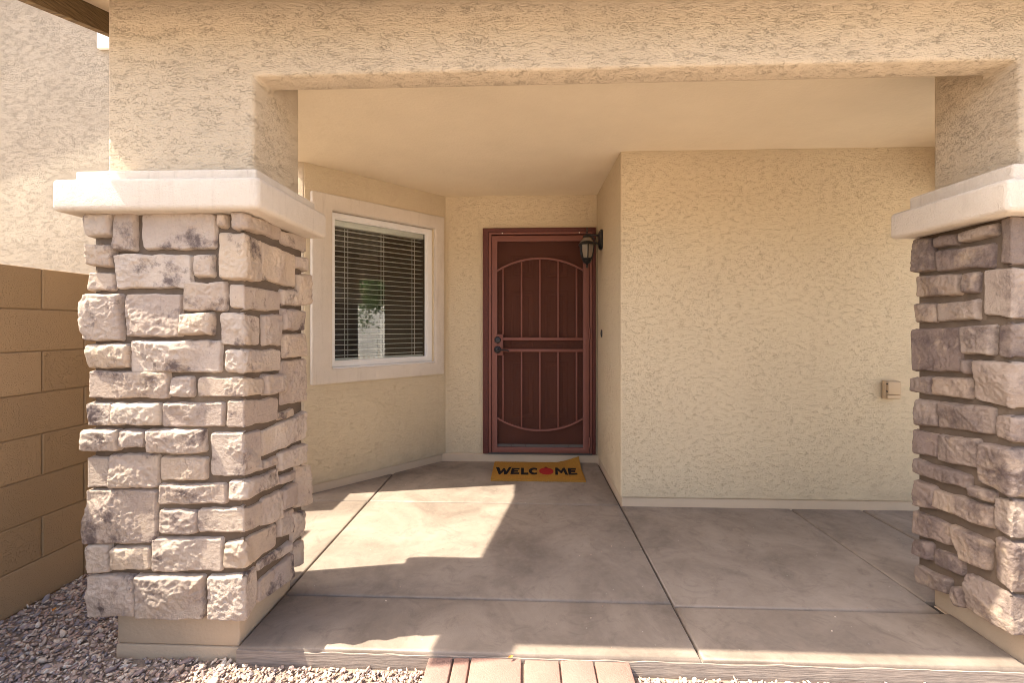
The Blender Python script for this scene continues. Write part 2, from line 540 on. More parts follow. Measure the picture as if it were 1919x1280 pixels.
porch = box_obj('porch_floor', (-1.60, 2.86, 1.70, 4.2, -0.30, -0.022), M['joint'])
tag(porch, kind='structure')
g = 0.004
XA, XB, XC, XD = -1.138, 0.669, 1.834, 2.312
panels = [(-1.138 + g, XB - g, 1.672, 2.004 - g), (XB + g, 1.868, 1.672, 1.985 - g),
          (-1.63, XA - g, 2.068, 3.10 - g), (XA + g, XB - g, 2.004 + g, 3.10 - g), (XB + g, XC - g, 1.985 + g, 3.085),
          (XC + g, XD - g, 2.066, 3.085), (XD + g, 2.88, 1.69, 3.085),
          (-1.63, XA - g, 3.10 + g, 4.10), (XA + g, XB - g, 3.10 + g, 4.10)]
for i, (x0, x1, y0, y1) in enumerate(panels):
    bm = bmesh.new()
    add_box(bm, x0, x1, y0, y1, -0.26, 0.0)
    es = [e for e in bm.edges if all(v.co.z > -0.1 for v in e.verts)]
    bmesh.ops.bevel(bm, geom=es, offset=0.013, segments=4, profile=0.5, affect='EDGES')
    o = bm_obj('concrete_panel', bm, M['concrete'], porch)
    shade_by_angle(o.data, 60)
# rough form-board edge under the two front panels
for x0, x1 in ((-1.138, 1.87),):
    bm = bmesh.new()
    n = 160
    prev = None
    for i in range(n + 1):
        x = x0 + (x1 - x0) * i / n
        y = 1.667 + 0.004 * noise.noise((x * 9, 3.1, 0))
        zt = -0.016 + 0.005 * noise.noise((x * 14, 0, 5.3))
        ring = [bm.verts.new((x, y, zt)), bm.verts.new((x, y - 0.002, -0.06)), bm.verts.new((x, y, -0.16)), bm.verts.new((x, 1.69, -0.16)), bm.verts.new((x, 1.69, zt))]
        if prev:
            for k in range(5):
                bm.faces.new((prev[k], prev[(k + 1) % 5], ring[(k + 1) % 5], ring[k]))
        else:
            bm.faces.new(ring)
        prev = ring
    bm.faces.new(prev[::-1])
    bm_obj('slab_edge', bm, M['board_face'], porch)

# ------------------------------------------------------------------ house
house = empty('house', (0.6, 4.0, 0))
tag(house, 'tan stucco house porch with a dark red security door and an angled window wall', 'house')
# beam and the two short columns as one stucco surface
xb = [-1.69, -1.083, 1.845, 2.46]; yb = [1.687, 1.815, 2.04]; zb = [1.84, 2.265, 2.72]
box_obj('side_beam', (2.88, 3.0, 1.70, 3.055, 2.12, 2.489), M['stucco'], house, 0.013)
cells_obj('front_beam', xb, yb, zb, lambda i, j, k: (j == 0 and (i != 1 or k == 1)) or (j == 1 and i != 1), M['stucco'], house, 0.018, 3)
box_obj('porch_ceiling', (-1.76, 3.0, 1.80, 4.4, 2.49, 2.56), M['ceiling'], house)
# recessed garage-side wall block
box_obj('wall', (0.665, 3.0, 3.06, 4.6, 0.064, 2.52), M['stucco_porch'], house, 0.014, 3)
box_obj('footing', (0.677, 2.99, 3.074, 4.5, -0.1, 0.10), M['stem'], house, 0.004)
# door wall with opening
cells_obj('wall', [-0.80, -0.392, 0.645, 0.70], [4.061, 4.21], [0.07, 2.178, 2.52],
          lambda i, j, k: not (i == 1 and k == 0), M['stucco_porch'], house)
box_obj('footing', (-0.80, 0.70, 4.045, 4.3, -0.1, 0.074), M['stem'], house, 0.006)
# angled wall with the window
BX, BY = -0.753, 4.061
S2 = math.sqrt(0.5)
def bay(u, v, z):
    return (BX - u * S2 + v * S2, BY - u * S2 - v * S2, z)
cells_obj('angled_wall', [-0.06, 0.135, 1.055, 1.265], [-0.15, 0.0], [0.064, 0.93, 2.175, 2.52],
          lambda i, j, k: not (i == 1 and k == 1), M['stucco_porch'], house, 0.008, 2, xf=bay)
box_obj('footing', (-0.04, 1.262, -0.14, -0.010, -0.1, 0.09), M['stem'], house, 0.004, xf=bay)
box_obj('wall', (-2.32, -1.648, 3.166, 3.32, 0.064, 2.52), M['stucco'], house, 0.01)
box_obj('wall', (-2.32, -2.18, 3.325, 7.0, -0.08, 2.60), M['stucco'], house)
# stucco trim round the window
cells_obj('window_trim', [0.030, 0.128, 1.064, 1.222], [-0.075, 0.032], [0.82, 0.936, 2.166, 2.286],
          lambda i, j, k: not (i == 1 and k == 1), M['trim'], house, 0.014, 3, xf=bay)
win = cells_obj('window', [0.132, 0.182, 1.032, 1.060], [-0.072, -0.025], [0.94, 0.985, 2.122, 2.162],
                lambda i, j, k: not (i == 1 and k == 1), M['vinyl'], house, 0.004, 2, xf=bay)
cells_obj('frame_bead', [0.176, 0.196, 1.022, 1.038], [-0.062, -0.036], [0.978, 0.994, 2.112, 2.128],
          lambda i, j, k: not (i == 1 and k == 1), M['vinyl'], win, 0.002, 1, xf=bay)
box_obj('pane', (0.192, 1.026, -0.052, -0.047, 0.99, 2.116), M['glass'], win, xf=bay)
box_obj('sill', (0.12, 1.06, -0.022, 0.012, 0.928, 0.945), M['vinyl'], win, 0.004, xf=bay)
# room behind the window: floor, ceiling and walls, open towards the pane
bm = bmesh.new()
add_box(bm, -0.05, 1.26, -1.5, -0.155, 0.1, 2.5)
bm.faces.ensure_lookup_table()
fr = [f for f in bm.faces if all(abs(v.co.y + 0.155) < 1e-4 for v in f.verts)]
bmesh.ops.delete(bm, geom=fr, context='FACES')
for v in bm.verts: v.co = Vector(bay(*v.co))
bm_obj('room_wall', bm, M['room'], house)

# roof: sloping soffit, rake board at the left, fascia at the eave
def zr(y): return 2.676 + 0.281 * (y - 2.025)
def slope_box(bm, x0, x1, y0, y1, d0, d1):
    vs = []
    for y in (y0, y1):
        for x in (x0, x1):
            for d in (d0, d1):
                vs.append(bm.verts.new((x, y, zr(y) + d)))
    for q in ((0, 1, 3, 2), (4, 6, 7, 5), (0, 4, 5, 1), (2, 3, 7, 6), (0, 2, 6, 4), (1, 5, 7, 3)):
        bm.faces.new([vs[i] for i in q])
bm = bmesh.new(); slope_box(bm, -1.995, 3.3, 1.392, 7.2, 0.10, 0.16)
roof = bm_obj('roof', bm, M['board_paint'], house)
bm = bmesh.new(); slope_box(bm, -2.0, 3.34, 1.39, 7.3, 0.245, 0.43)
bm_obj('roof_tile_layer', bm, M['roof'], roof)
bm = bmesh.new(); slope_box(bm, -2.04, -2.002, 1.30, 7.2, 0.0, 0.44)
bm_obj('rake_board', bm, M['wood'], roof)
box_obj('fascia_board', (-1.998, 3.3, 1.402, 1.44, 2.475, 2.715), M['wood'], roof)
bm = bmesh.new()
vs = [bm.verts.new(p) for p in ((-1.68, 2.05, 2.562), (-1.68, 7, 2.562), (-1.68, 7, zr(7) + .095), (-1.68, 2.05, zr(2.05) + .095),
                                (-1.60, 2.05, 2.562), (-1.60, 7, 2.562), (-1.60, 7, zr(7) + .095), (-1.60, 2.05, zr(2.05) + .095))]
for q in ((0, 1, 2, 3), (4, 7, 6, 5), (0, 4, 5, 1), (1, 5, 6, 2), (2, 6, 7, 3), (3, 7, 4, 0)):
    bm.faces.new([vs[i] for i in q])
bm_obj('gable_wall', bm, M['stucco'], house)
box_obj('wall', (-2.3, 3.0, 7.0, 7.15, -0.08, 4.0), M['stucco'], house)

# door casing
DY = 4.03
cells_obj('door_casing', [-0.397, -0.345, 0.616, 0.647], [4.022, 4.12], [0.08, 2.142, 2.182],
          lambda i, j, k: i != 1 or k == 1, M['door_wood'], house, 0.004, 2)
box_obj('threshold', (-0.345, 0.616, 4.03, 4.16, 0.074, 0.092), M['grey_metal'], house, 0.003)
# steel security door
sdoor = cells_obj('security_door', [-0.343, -0.316, 0.590, 0.614], [4.016, 4.072], [0.093, 2.120, 2.140],
                  lambda i, j, k: i != 1 or k == 1, M['steel'], house, 0.003, 2)
cells_obj('door_leaf', [-0.311, -0.262, 0.530, 0.586], [4.008, 4.042], [0.098, 0.146, 2.054, 2.106],
          lambda i, j, k: not (i == 1 and k == 1), M['steel'], sdoor, 0.003, 2)
box_obj('screen', (-0.27, 0.54, 4.036, 4.0385, 0.14, 2.06), M['screen'], sdoor)
ARC_TOP = (1.783, 1.896); ARC_BOT = (0.416, 0.303)
x0, x1 = -0.262, 0.530
xc = (x0 + x1) / 2; hw = (x1 - x0) / 2
def arc_z(x, ends, mid):
    s = mid - ends
    R = (hw * hw + s * s) / (2 * s)
    return mid - R + math.copysign(math.sqrt(R * R - (x - xc) ** 2), R)
for ends, mid in (ARC_TOP, ARC_BOT):
    bm = bmesh.new()
    prev = None
    for i in range(33):
        x = x0 + (x1 - x0) * i / 32
        z = arc_z(x, ends, mid)
        ring = [bm.verts.new((x, y, z + dz)) for y, dz in ((4.012, -.008), (4.012, .008), (4.034, .008), (4.034, -.008))]
        if prev:
            for k in range(4): bm.faces.new((prev[k], prev[(k + 1) % 4], ring[(k + 1) % 4], ring[k]))
        else: bm.faces.new(ring)
        prev = ring
    bm.faces.new(prev[::-1])
    bm_obj('arch_bar', bm, M['steel'], sdoor)
for bx_ in (-0.208, -0.037, 0.133, 0.301, 0.470):
    zt = arc_z(bx_, *ARC_TOP) - 0.007
    zb_ = arc_z(bx_, *ARC_BOT) + 0.007
    lo1 = 1.032 if bx_ > -0.1 else 0.998
    hi0 = 1.160 if bx_ > -0.1 else 1.192
    for a, b in ((hi0, zt), (zb_, lo1)):
        box_obj('bar', (bx_ - 0.007, bx_ + 0.007, 4.014, 4.030, a, b), M['steel'], sdoor, 0.0015, 1)
for a, b in ((1.137, 1.162), (1.030, 1.057)):
    box_obj('rail', (-0.207, 0.530, 4.011, 4.034, a, b), M['steel'], sdoor, 0.002, 1)
box_obj('lock_box', (-0.2615, -0.207, 4.009, 4.040, 0.996, 1.194), M['steel'], sdoor, 0.003, 1)
bm = bmesh.new()
def lathe_y(bm, prof, cx, cz, n=24):
    rings = []
    for r, y in prof:
        rings.append([bm.verts.new((cx + r * math.cos(2 * math.pi * i / n), y, cz + r * math.sin(2 * math.pi * i / n))) for i in range(n)])
    for a, b in zip(rings, rings[1:]):
        for i in range(n): bm.faces.new((a[i], a[(i + 1) % n], b[(i + 1) % n], b[i]))
    bm.faces.new(rings[0][::-1]); bm.faces.new(rings[-1])
lathe_y(bm, [(0.031, 4.008), (0.031, 4.000), (0.026, 3.990), (0.013, 3.988), (0.012, 3.982)], -0.258, 1.141)
bm_obj('deadbolt', bm, M['dark_metal'], sdoor, smooth=False)
bm = bmesh.new()
lathe_y(bm, [(0.034, 4.008), (0.034, 4.002), (0.028, 3.992), (0.014, 3.988), (0.012, 3.955)], -0.258, 1.051)
tube(bm, [(-0.258, 3.957, 1.051), (-0.22, 3.955, 1.050), (-0.19, 3.956, 1.050), (-0.165, 3.958, 1.046), (-0.150, 3.962, 1.038)], 0.009, 8, 0.006)
bm_obj('door_handle', bm, M['dark_metal'], sdoor)
for hz in (1.98, 1.20, 0.20):
    bm = bmesh.new()
    tube(bm, [(0.588, 4.004, hz - 0.05), (0.588, 4.004, hz + 0.05)], 0.008, 10)
    add_box(bm, 0.586, 0.606, 4.011, 4.016, hz - 0.045, hz + 0.045)
    bm_obj('hinge', bm, M['steel'], sdoor)
bm = bmesh.new()
for i in range(6):
    x = -0.262 + i * 0.132
    add_box(bm, x, x + 0.1295, 4.026, 4.034, 0.147, 0.172)
bm_obj('door_sweep', bm, M['grey_metal'], sdoor)
for sx, sz in ((-0.215, 2.131), (0.495, 2.131), (-0.33, 0.72), (-0.33, 1.55), (-0.33, 0.22), (0.601, 0.86)):
    bm = bmesh.new()
    lathe_y(bm, [(0.006, 4.017), (0.006, 4.0125), (0.003, 4.011)], sx, sz, 10)
    bm_obj('screw', bm, M['screw'] if sz > 2 else M['steel'], sdoor)
# panelled entry door behind the screen
edoor = box_obj('entry_door', (-0.36, 0.62, 4.10, 4.14, 0.093, 2.13), M['door_wood_v'], house)
for (px0, px1) in ((-0.135, 0.075), (0.185, 0.395)):
    for (pz0, pz1) in ((0.40, 0.93), (1.08, 1.60), (1.73, 1.93)):
        cells_obj('panel_moulding', [px0, px0 + 0.022, px1 - 0.022, px1], [4.085, 4.0985], [pz0, pz0 + 0.022, pz1 - 0.022, pz1],
                  lambda i, j, k: not (i == 1 and k == 1), M['door_wood_v'], edoor, 0.004, 1)
        box_obj('door_panel', (px0 + 0.045, px1 - 0.045, 4.090, 4.0985, pz0 + 0.045, pz1 - 0.045), M['door_wood_v'], edoor, 0.005, 1)

# window blind
blind = empty('window_blind', bay(0.61, -0.12, 0.99))
tag(blind, 'cream horizontal slat blind hanging open behind the window glass', 'blind')
ns = 25
bm = bmesh.new()
W = 0.83
for k in range(7):
    pass
prof = [(-0.018, 0.0), (-0.009, 0.0018), (0.0, 0.0024), (0.009, 0.0018), (0.018, 0.0)]
rings = []
for u in (-W / 2, W / 2):
    ring = [bm.verts.new((u, v, z + 0.0014)) for v, z in prof] + [bm.verts.new((u, v, z - 0.0014)) for v, z in reversed(prof)]
    rings.append(ring)
n = len(rings[0])
for k in range(n):
    bm.faces.new((rings[0][k], rings[0][(k + 1) % n], rings[1][(k + 1) % n], rings[1][k]))
bm.faces.new(rings[0][::-1]); bm.faces.new(rings[1])
tilt = math.radians(-2)
for v in bm.verts:
    u, w, z = v.co
    w, z = w * math.cos(tilt) - z * math.sin(tilt), w * math.sin(tilt) + z * math.cos(tilt)
    v.co = Vector((-u * S2 + w * S2, -u * S2 - w * S2, z))
bmesh.ops.recalc_face_normals(bm, faces=bm.faces)
slat_me = bpy.data.meshes.new('slat'); bm.to_mesh(slat_me); bm.free()
slat_me.materials.append(M['slat'])
for i in range(ns):
    link_obj('slat', slat_me, None, blind, bay(0.609, -0.105, 1.03 + i * 0.0422))
box_obj('headrail', (0.19, 1.028, -0.14, -0.078, 2.07, 2.125), M['slat'], blind, 0.003, xf=bay)
box_obj('bottom_rail', (0.194, 1.024, -0.128, -0.082, 0.992, 1.008), M['slat'], blind, 0.003, xf=bay)
for cu in (0.30, 0.60, 0.915):
    for d in (-0.014, 0.012):
        bm = bmesh.new()
        for cv in (-0.079,):
            add_box(bm, cu + d - 0.0018, cu + d + 0.0018, cv - 0.001, cv + 0.001, 1.0, 2.075, bay)
        bm_obj('ladder_cord', bm, M['slat'], blind)

# ------------------------------------------------------------------ stone pillars
LEFT_STONES = [
(-0.006,[(-1.882,1.703,-1.882,1.612),(-1.722,1.703,-1.722,1.612),(-1.609,1.702,-1.609,1.611)]),
(0,[(-1.607,1.708,-1.607,1.558),(-1.517,1.708,-1.517,1.557)]),
(0,[(-1.491,1.705,-1.491,1.563),(-1.199,1.702,-1.199,1.561)]),
(0,[(-1.190,1.700,-1.190,1.643),(-1.148,1.700,-1.148,1.642)]),
(-0.03,[(-1.882,1.585,-1.882,1.498),(-1.722,1.585,-1.722,1.498),(-1.604,1.584,-1.604,1.498)]),
(0,[(-1.600,1.545,-1.600,1.411),(-1.294,1.543,-1.294,1.410)]),
(0,[(-1.277,1.543,-1.277,1.451),(-1.205,1.543,-1.205,1.450)]),
(-0.019,[(-1.882,1.475,-1.882,1.401),(-1.722,1.475,-1.722,1.401),(-1.604,1.475,-1.604,1.401)]),
(0,[(-1.323,1.435,-1.323,1.322),(-1.153,1.434,-1.153,1.321)]),
(0.009,[(-1.882,1.391,-1.882,1.206),(-1.722,1.391,-1.722,1.206),(-1.572,1.390,-1.572,1.206)]),
(0,[(-1.559,1.390,-1.559,1.221),(-1.332,1.389,-1.332,1.221)]),
(0,[(-1.340,1.318,-1.340,1.227),(-1.205,1.317,-1.205,1.227)]),
(-0.008,[(-1.882,1.194,-1.882,1.098),(-1.722,1.194,-1.722,1.098),(-1.540,1.194,-1.540,1.099)]),
(0,[(-1.538,1.208,-1.538,1.080),(-1.174,1.209,-1.174,1.082)]),
(-0.019,[(-1.882,1.086,-1.882,0.980),(-1.722,1.086,-1.722,0.980),(-1.385,1.087,-1.385,0.982)]),
(0,[(-1.381,1.067,-1.381,0.987),(-1.285,1.067,-1.285,0.987)]),
(0.001,[(-1.882,0.966,-1.882,0.873),(-1.722,0.966,-1.722,0.873),(-1.615,0.967,-1.615,0.873)]),
(0,[(-1.613,0.964,-1.613,0.876),(-1.415,0.966,-1.415,0.877)]),
(0,[(-1.412,0.968,-1.412,0.869),(-1.165,0.969,-1.165,0.871)]),
(0.011,[(-1.882,0.860,-1.882,0.773),(-1.722,0.860,-1.722,0.773),(-1.581,0.861,-1.581,0.775)]),
(0,[(-1.579,0.859,-1.579,0.789),(-1.472,0.860,-1.472,0.790)]),
(0,[(-1.470,0.862,-1.470,0.768),(-1.237,0.865,-1.237,0.770)]),
(0.003,[(-1.882,0.752,-1.882,0.632),(-1.722,0.752,-1.722,0.632),(-1.622,0.754,-1.622,0.634)]),
(0,[(-1.626,0.764,-1.626,0.629),(-1.427,0.766,-1.427,0.632)]),
(0,[(-1.421,0.754,-1.421,0.663),(-1.233,0.756,-1.233,0.666)]),
(0,[(-1.429,0.647,-1.429,0.568),(-1.155,0.651,-1.155,0.573)]),
(0.007,[(-1.882,0.622,-1.882,0.412),(-1.722,0.622,-1.722,0.412),(-1.436,0.626,-1.436,0.418)]),
(0,[(-1.425,0.548,-1.425,0.453),(-1.271,0.550,-1.271,0.456)]),
(-0.006,[(-1.882,0.411,-1.882,0.295),(-1.722,0.411,-1.722,0.295),(-1.622,0.412,-1.622,0.297)]),
(0,[(-1.613,0.402,-1.613,0.311),(-1.457,0.405,-1.457,0.315)]),
(0,[(-1.457,0.438,-1.457,0.306),(-1.169,0.444,-1.169,0.313)]),
(0.005,[(-1.882,0.286,-1.882,0.122),(-1.722,0.286,-1.722,0.122),(-1.517,0.291,-1.517,0.128)]),
(0,[(-1.521,0.293,-1.521,0.115),(-1.245,0.299,-1.245,0.123)]),
(0,[(-1.130,1.702,-1.130,1.636),(-1.072,1.701,-1.072,1.634),(-0.806,1.710,-0.806,1.646)]),
(0,[(-1.186,1.626,-1.186,1.444),(-1.072,1.625,-1.072,1.440),(-0.944,1.616,-0.944,1.445)]),
(0,[(-1.146,1.428,-1.146,1.334),(-1.072,1.423,-1.072,1.325),(-0.810,1.418,-0.810,1.331)]),
(0,[(-1.180,1.315,-1.180,1.190),(-1.072,1.315,-1.072,1.189),(-0.959,1.301,-0.959,1.188)]),
(0,[(-1.155,1.174,-1.155,1.082),(-1.072,1.174,-1.072,1.080),(-0.806,1.161,-0.806,1.068)]),
(0,[(-1.273,1.065,-1.273,0.987),(-1.072,1.066,-1.072,0.991),(-0.944,1.051,-0.944,0.985)]),
(0,[(-1.155,0.976,-1.155,0.871),(-1.072,0.980,-1.072,0.870),(-0.827,0.951,-0.827,0.855)]),
(0,[(-1.218,0.848,-1.218,0.682),(-1.072,0.854,-1.072,0.684),(-0.948,0.837,-0.948,0.670)]),
(0,[(-1.148,0.663,-1.148,0.593),(-1.072,0.668,-1.072,0.590),(-0.827,0.639,-0.827,0.569)]),
(0,[(-1.271,0.555,-1.271,0.462),(-1.072,0.562,-1.072,0.464),(-0.941,0.540,-0.941,0.441)]),
(0,[(-1.167,0.423,-1.167,0.325),(-1.072,0.441,-1.072,0.325),(-0.840,0.406,-0.840,0.308)]),
(0,[(-1.230,0.293,-1.230,0.127),(-1.072,0.303,-1.072,0.127),(-0.977,0.295,-0.977,0.138)]),
(0,[(-0.806,1.689,-0.806,1.632),(-0.583,1.712,-0.583,1.630)]),
(0,[(-0.944,1.616,-0.944,1.453),(-0.684,1.597,-0.684,1.444)]),
(0,[(-0.694,1.596,-0.694,1.536),(-0.583,1.606,-0.583,1.535)]),
(0,[(-0.679,1.510,-0.679,1.361),(-0.556,1.525,-0.556,1.367)]),
(0,[(-0.810,1.428,-0.810,1.355),(-0.674,1.440,-0.674,1.361)]),
(0,[(-0.802,1.345,-0.802,1.246),(-0.594,1.339,-0.594,1.242)]),
(0,[(-0.941,1.311,-0.941,1.183),(-0.798,1.317,-0.798,1.174)]),
(0,[(-0.789,1.231,-0.789,1.119),(-0.588,1.228,-0.588,1.115)]),
(0,[(-0.806,1.106,-0.806,0.912),(-0.594,1.105,-0.594,0.895)]),
(0,[(-0.941,1.064,-0.941,0.974),(-0.785,1.052,-0.785,0.968)]),
(0,[(-0.831,0.886,-0.831,0.851),(-0.698,0.880,-0.698,0.842)]),
(0,[(-0.944,0.831,-0.944,0.724),(-0.599,0.848,-0.599,0.712)]),
(0,[(-0.827,0.705,-0.827,0.625),(-0.604,0.692,-0.604,0.593)]),
(0,[(-0.941,0.709,-0.941,0.667),(-0.827,0.698,-0.827,0.653)]),
(0,[(-0.827,0.604,-0.827,0.567),(-0.684,0.583,-0.684,0.535)]),
(0,[(-0.689,0.604,-0.689,0.403),(-0.556,0.567,-0.556,0.369)]),
(0,[(-0.806,0.538,-0.806,0.443),(-0.684,0.530,-0.684,0.416)]),
(0,[(-0.948,0.551,-0.948,0.437),(-0.798,0.539,-0.798,0.404)]),
(0,[(-0.831,0.435,-0.831,0.332),(-0.698,0.412,-0.698,0.297)]),
(0,[(-0.722,0.397,-0.722,0.251),(-0.609,0.367,-0.609,0.245)]),
(0,[(-0.717,0.247,-0.717,0.135),(-0.614,0.226,-0.614,0.101)]),
(0,[(-0.970,0.302,-0.970,0.265),(-0.731,0.278,-0.731,0.224)]),
(0,[(-0.966,0.224,-0.966,0.135),(-0.712,0.210,-0.712,0.088)])]
RIGHT_STONES = [
(0,[(1.343,1.660,1.343,1.505),(1.443,1.646,1.443,1.504)]),
(0,[(1.443,1.646,1.443,1.598),(1.541,1.648,1.541,1.593)]),
(0,[(1.552,1.647,1.552,1.604),(1.687,1.652,1.687,1.602)]),
(0,[(1.446,1.586,1.446,1.499),(1.676,1.578,1.676,1.483)]),
(0,[(1.348,1.489,1.348,1.395),(1.552,1.479,1.552,1.390)]),
(0,[(1.559,1.474,1.559,1.396),(1.623,1.476,1.623,1.393)]),
(0,[(1.348,1.369,1.348,1.277),(1.448,1.363,1.448,1.281)]),
(0,[(1.448,1.363,1.448,1.285),(1.621,1.368,1.621,1.285)]),
(0,[(1.326,1.250,1.326,1.060),(1.554,1.260,1.554,1.078)]),
(0,[(1.559,1.264,1.559,1.152),(1.679,1.270,1.679,1.152)]),
(0,[(1.563,1.127,1.563,1.069),(1.595,1.129,1.595,1.072)]),
(0,[(1.329,1.033,1.329,0.960),(1.431,1.047,1.431,0.966)]),
(0,[(1.434,1.047,1.434,0.962),(1.592,1.059,1.592,0.974)]),
(0,[(1.343,0.938,1.343,0.814),(1.458,0.943,1.458,0.834)]),
(0,[(1.458,0.943,1.458,0.831),(1.679,0.957,1.679,0.852)]),
(0,[(1.334,0.793,1.334,0.684),(1.453,0.805,1.453,0.700)]),
(0,[(1.453,0.803,1.453,0.686),(1.625,0.822,1.625,0.708)]),
(0,[(1.343,0.664,1.343,0.594),(1.590,0.673,1.590,0.610)]),
(0,[(1.343,0.572,1.343,0.449),(1.446,0.574,1.446,0.470)]),
(0,[(1.436,0.561,1.436,0.482),(1.677,0.582,1.677,0.492)]),
(0,[(1.578,0.631,1.578,0.584),(1.681,0.640,1.681,0.594)]),
(0,[(1.337,0.429,1.337,0.320),(1.519,0.440,1.519,0.356)]),
(0,[(1.343,0.301,1.343,0.223),(1.431,0.318,1.431,0.240)]),
(0,[(1.436,0.307,1.436,0.233),(1.565,0.325,1.565,0.248)]),
(0,[(1.343,0.185,1.343,0.100),(1.510,0.214,1.510,0.143)]),
(0,[(1.521,0.198,1.521,0.112),(1.569,0.205,1.569,0.130)]),
(0,[(1.503,0.441,1.556,0.308),(1.670,0.446,1.662,0.329)]),
(0,[(1.698,1.665,1.698,1.492),(1.750,1.664,1.750,1.489),(1.950,1.664,1.950,1.489)]),
(0,[(1.639,1.480,1.639,1.303),(1.750,1.475,1.750,1.291),(1.890,1.475,1.890,1.291)]),
(0,[(1.692,1.266,1.692,1.150),(1.750,1.275,1.750,1.147),(1.990,1.275,1.990,1.147)]),
(0,[(1.605,1.130,1.605,0.977),(1.750,1.131,1.750,0.964),(1.870,1.131,1.870,0.964)]),
(0,[(1.685,0.934,1.685,0.850),(1.750,0.937,1.750,0.839),(2.050,0.937,2.050,0.839)]),
(0,[(1.627,0.819,1.627,0.665),(1.750,0.820,1.750,0.641),(1.910,0.820,1.910,0.641)]),
(0,[(1.679,0.623,1.679,0.503),(1.750,0.632,1.750,0.493),(1.970,0.632,1.970,0.493)]),
(0,[(1.685,0.481,1.685,0.313),(1.750,0.474,1.750,0.295),(1.880,0.474,1.880,0.295)]),
(0,[(1.574,0.281,1.574,0.133),(1.750,0.282,1.750,0.142),(2.000,0.282,2.000,0.142)]),
(0,[(1.964,1.664,1.964,1.489),(2.189,1.664,2.189,1.489)]),
(0,[(2.203,1.664,2.203,1.489),(2.400,1.664,2.400,1.489)]),
(0,[(1.904,1.475,1.904,1.291),(2.159,1.475,2.159,1.291)]),
(0,[(2.173,1.475,2.173,1.291),(2.400,1.475,2.400,1.291)]),
(0,[(2.004,1.275,2.004,1.147),(2.209,1.275,2.209,1.147)]),
(0,[(2.223,1.275,2.223,1.147),(2.400,1.275,2.400,1.147)]),
(0,[(1.884,1.131,1.884,0.964),(2.149,1.131,2.149,0.964)]),
(0,[(2.163,1.131,2.163,0.964),(2.400,1.131,2.400,0.964)]),
(0,[(2.064,0.937,2.064,0.839),(2.239,0.937,2.239,0.839)]),
(0,[(2.253,0.937,2.253,0.839),(2.400,0.937,2.400,0.839)]),
(0,[(1.924,0.820,1.924,0.641),(2.169,0.820,2.169,0.641)]),
(0,[(2.183,0.820,2.183,0.641),(2.400,0.820,2.400,0.641)]),
(0,[(1.984,0.632,1.984,0.493),(2.199,0.632,2.199,0.493)]),
(0,[(2.213,0.632,2.213,0.493),(2.400,0.632,2.400,0.493)]),
(0,[(1.894,0.474,1.894,0.295),(2.154,0.474,2.154,0.295)]),
(0,[(2.168,0.474,2.168,0.295),(2.400,0.474,2.400,0.295)]),
(0,[(2.014,0.282,2.014,0.142),(2.214,0.282,2.214,0.142)]),
(0,[(2.228,0.282,2.228,0.142),(2.400,0.282,2.400,0.142)])]


def unwrap(u, X0, X1, Y0, r=0.018):
    """point and outward normal on the pillar's skin at unrolled distance u (front face: u = x)"""
    if u < X0 - r: return (X0, Y0 + (X0 - u)), (-1.0, 0.0)
    if u < X0 + r:
        a = (u - (X0 - r)) / (2 * r) * math.pi / 2
        n = (-math.cos(a), -math.sin(a))
        return (X0 + r + r * n[0], Y0 + r + r * n[1]), n
    if u < X1 - r: return (u, Y0), (0.0, -1.0)
    if u < X1 + r:
        a = (u - (X1 - r)) / (2 * r) * math.pi / 2
        n = (math.sin(a), -math.cos(a))
        return (X1 - r + r * n[0], Y0 + r + r * n[1]), n
    return (X1, Y0 + (u - X1)), (1.0, 0.0)

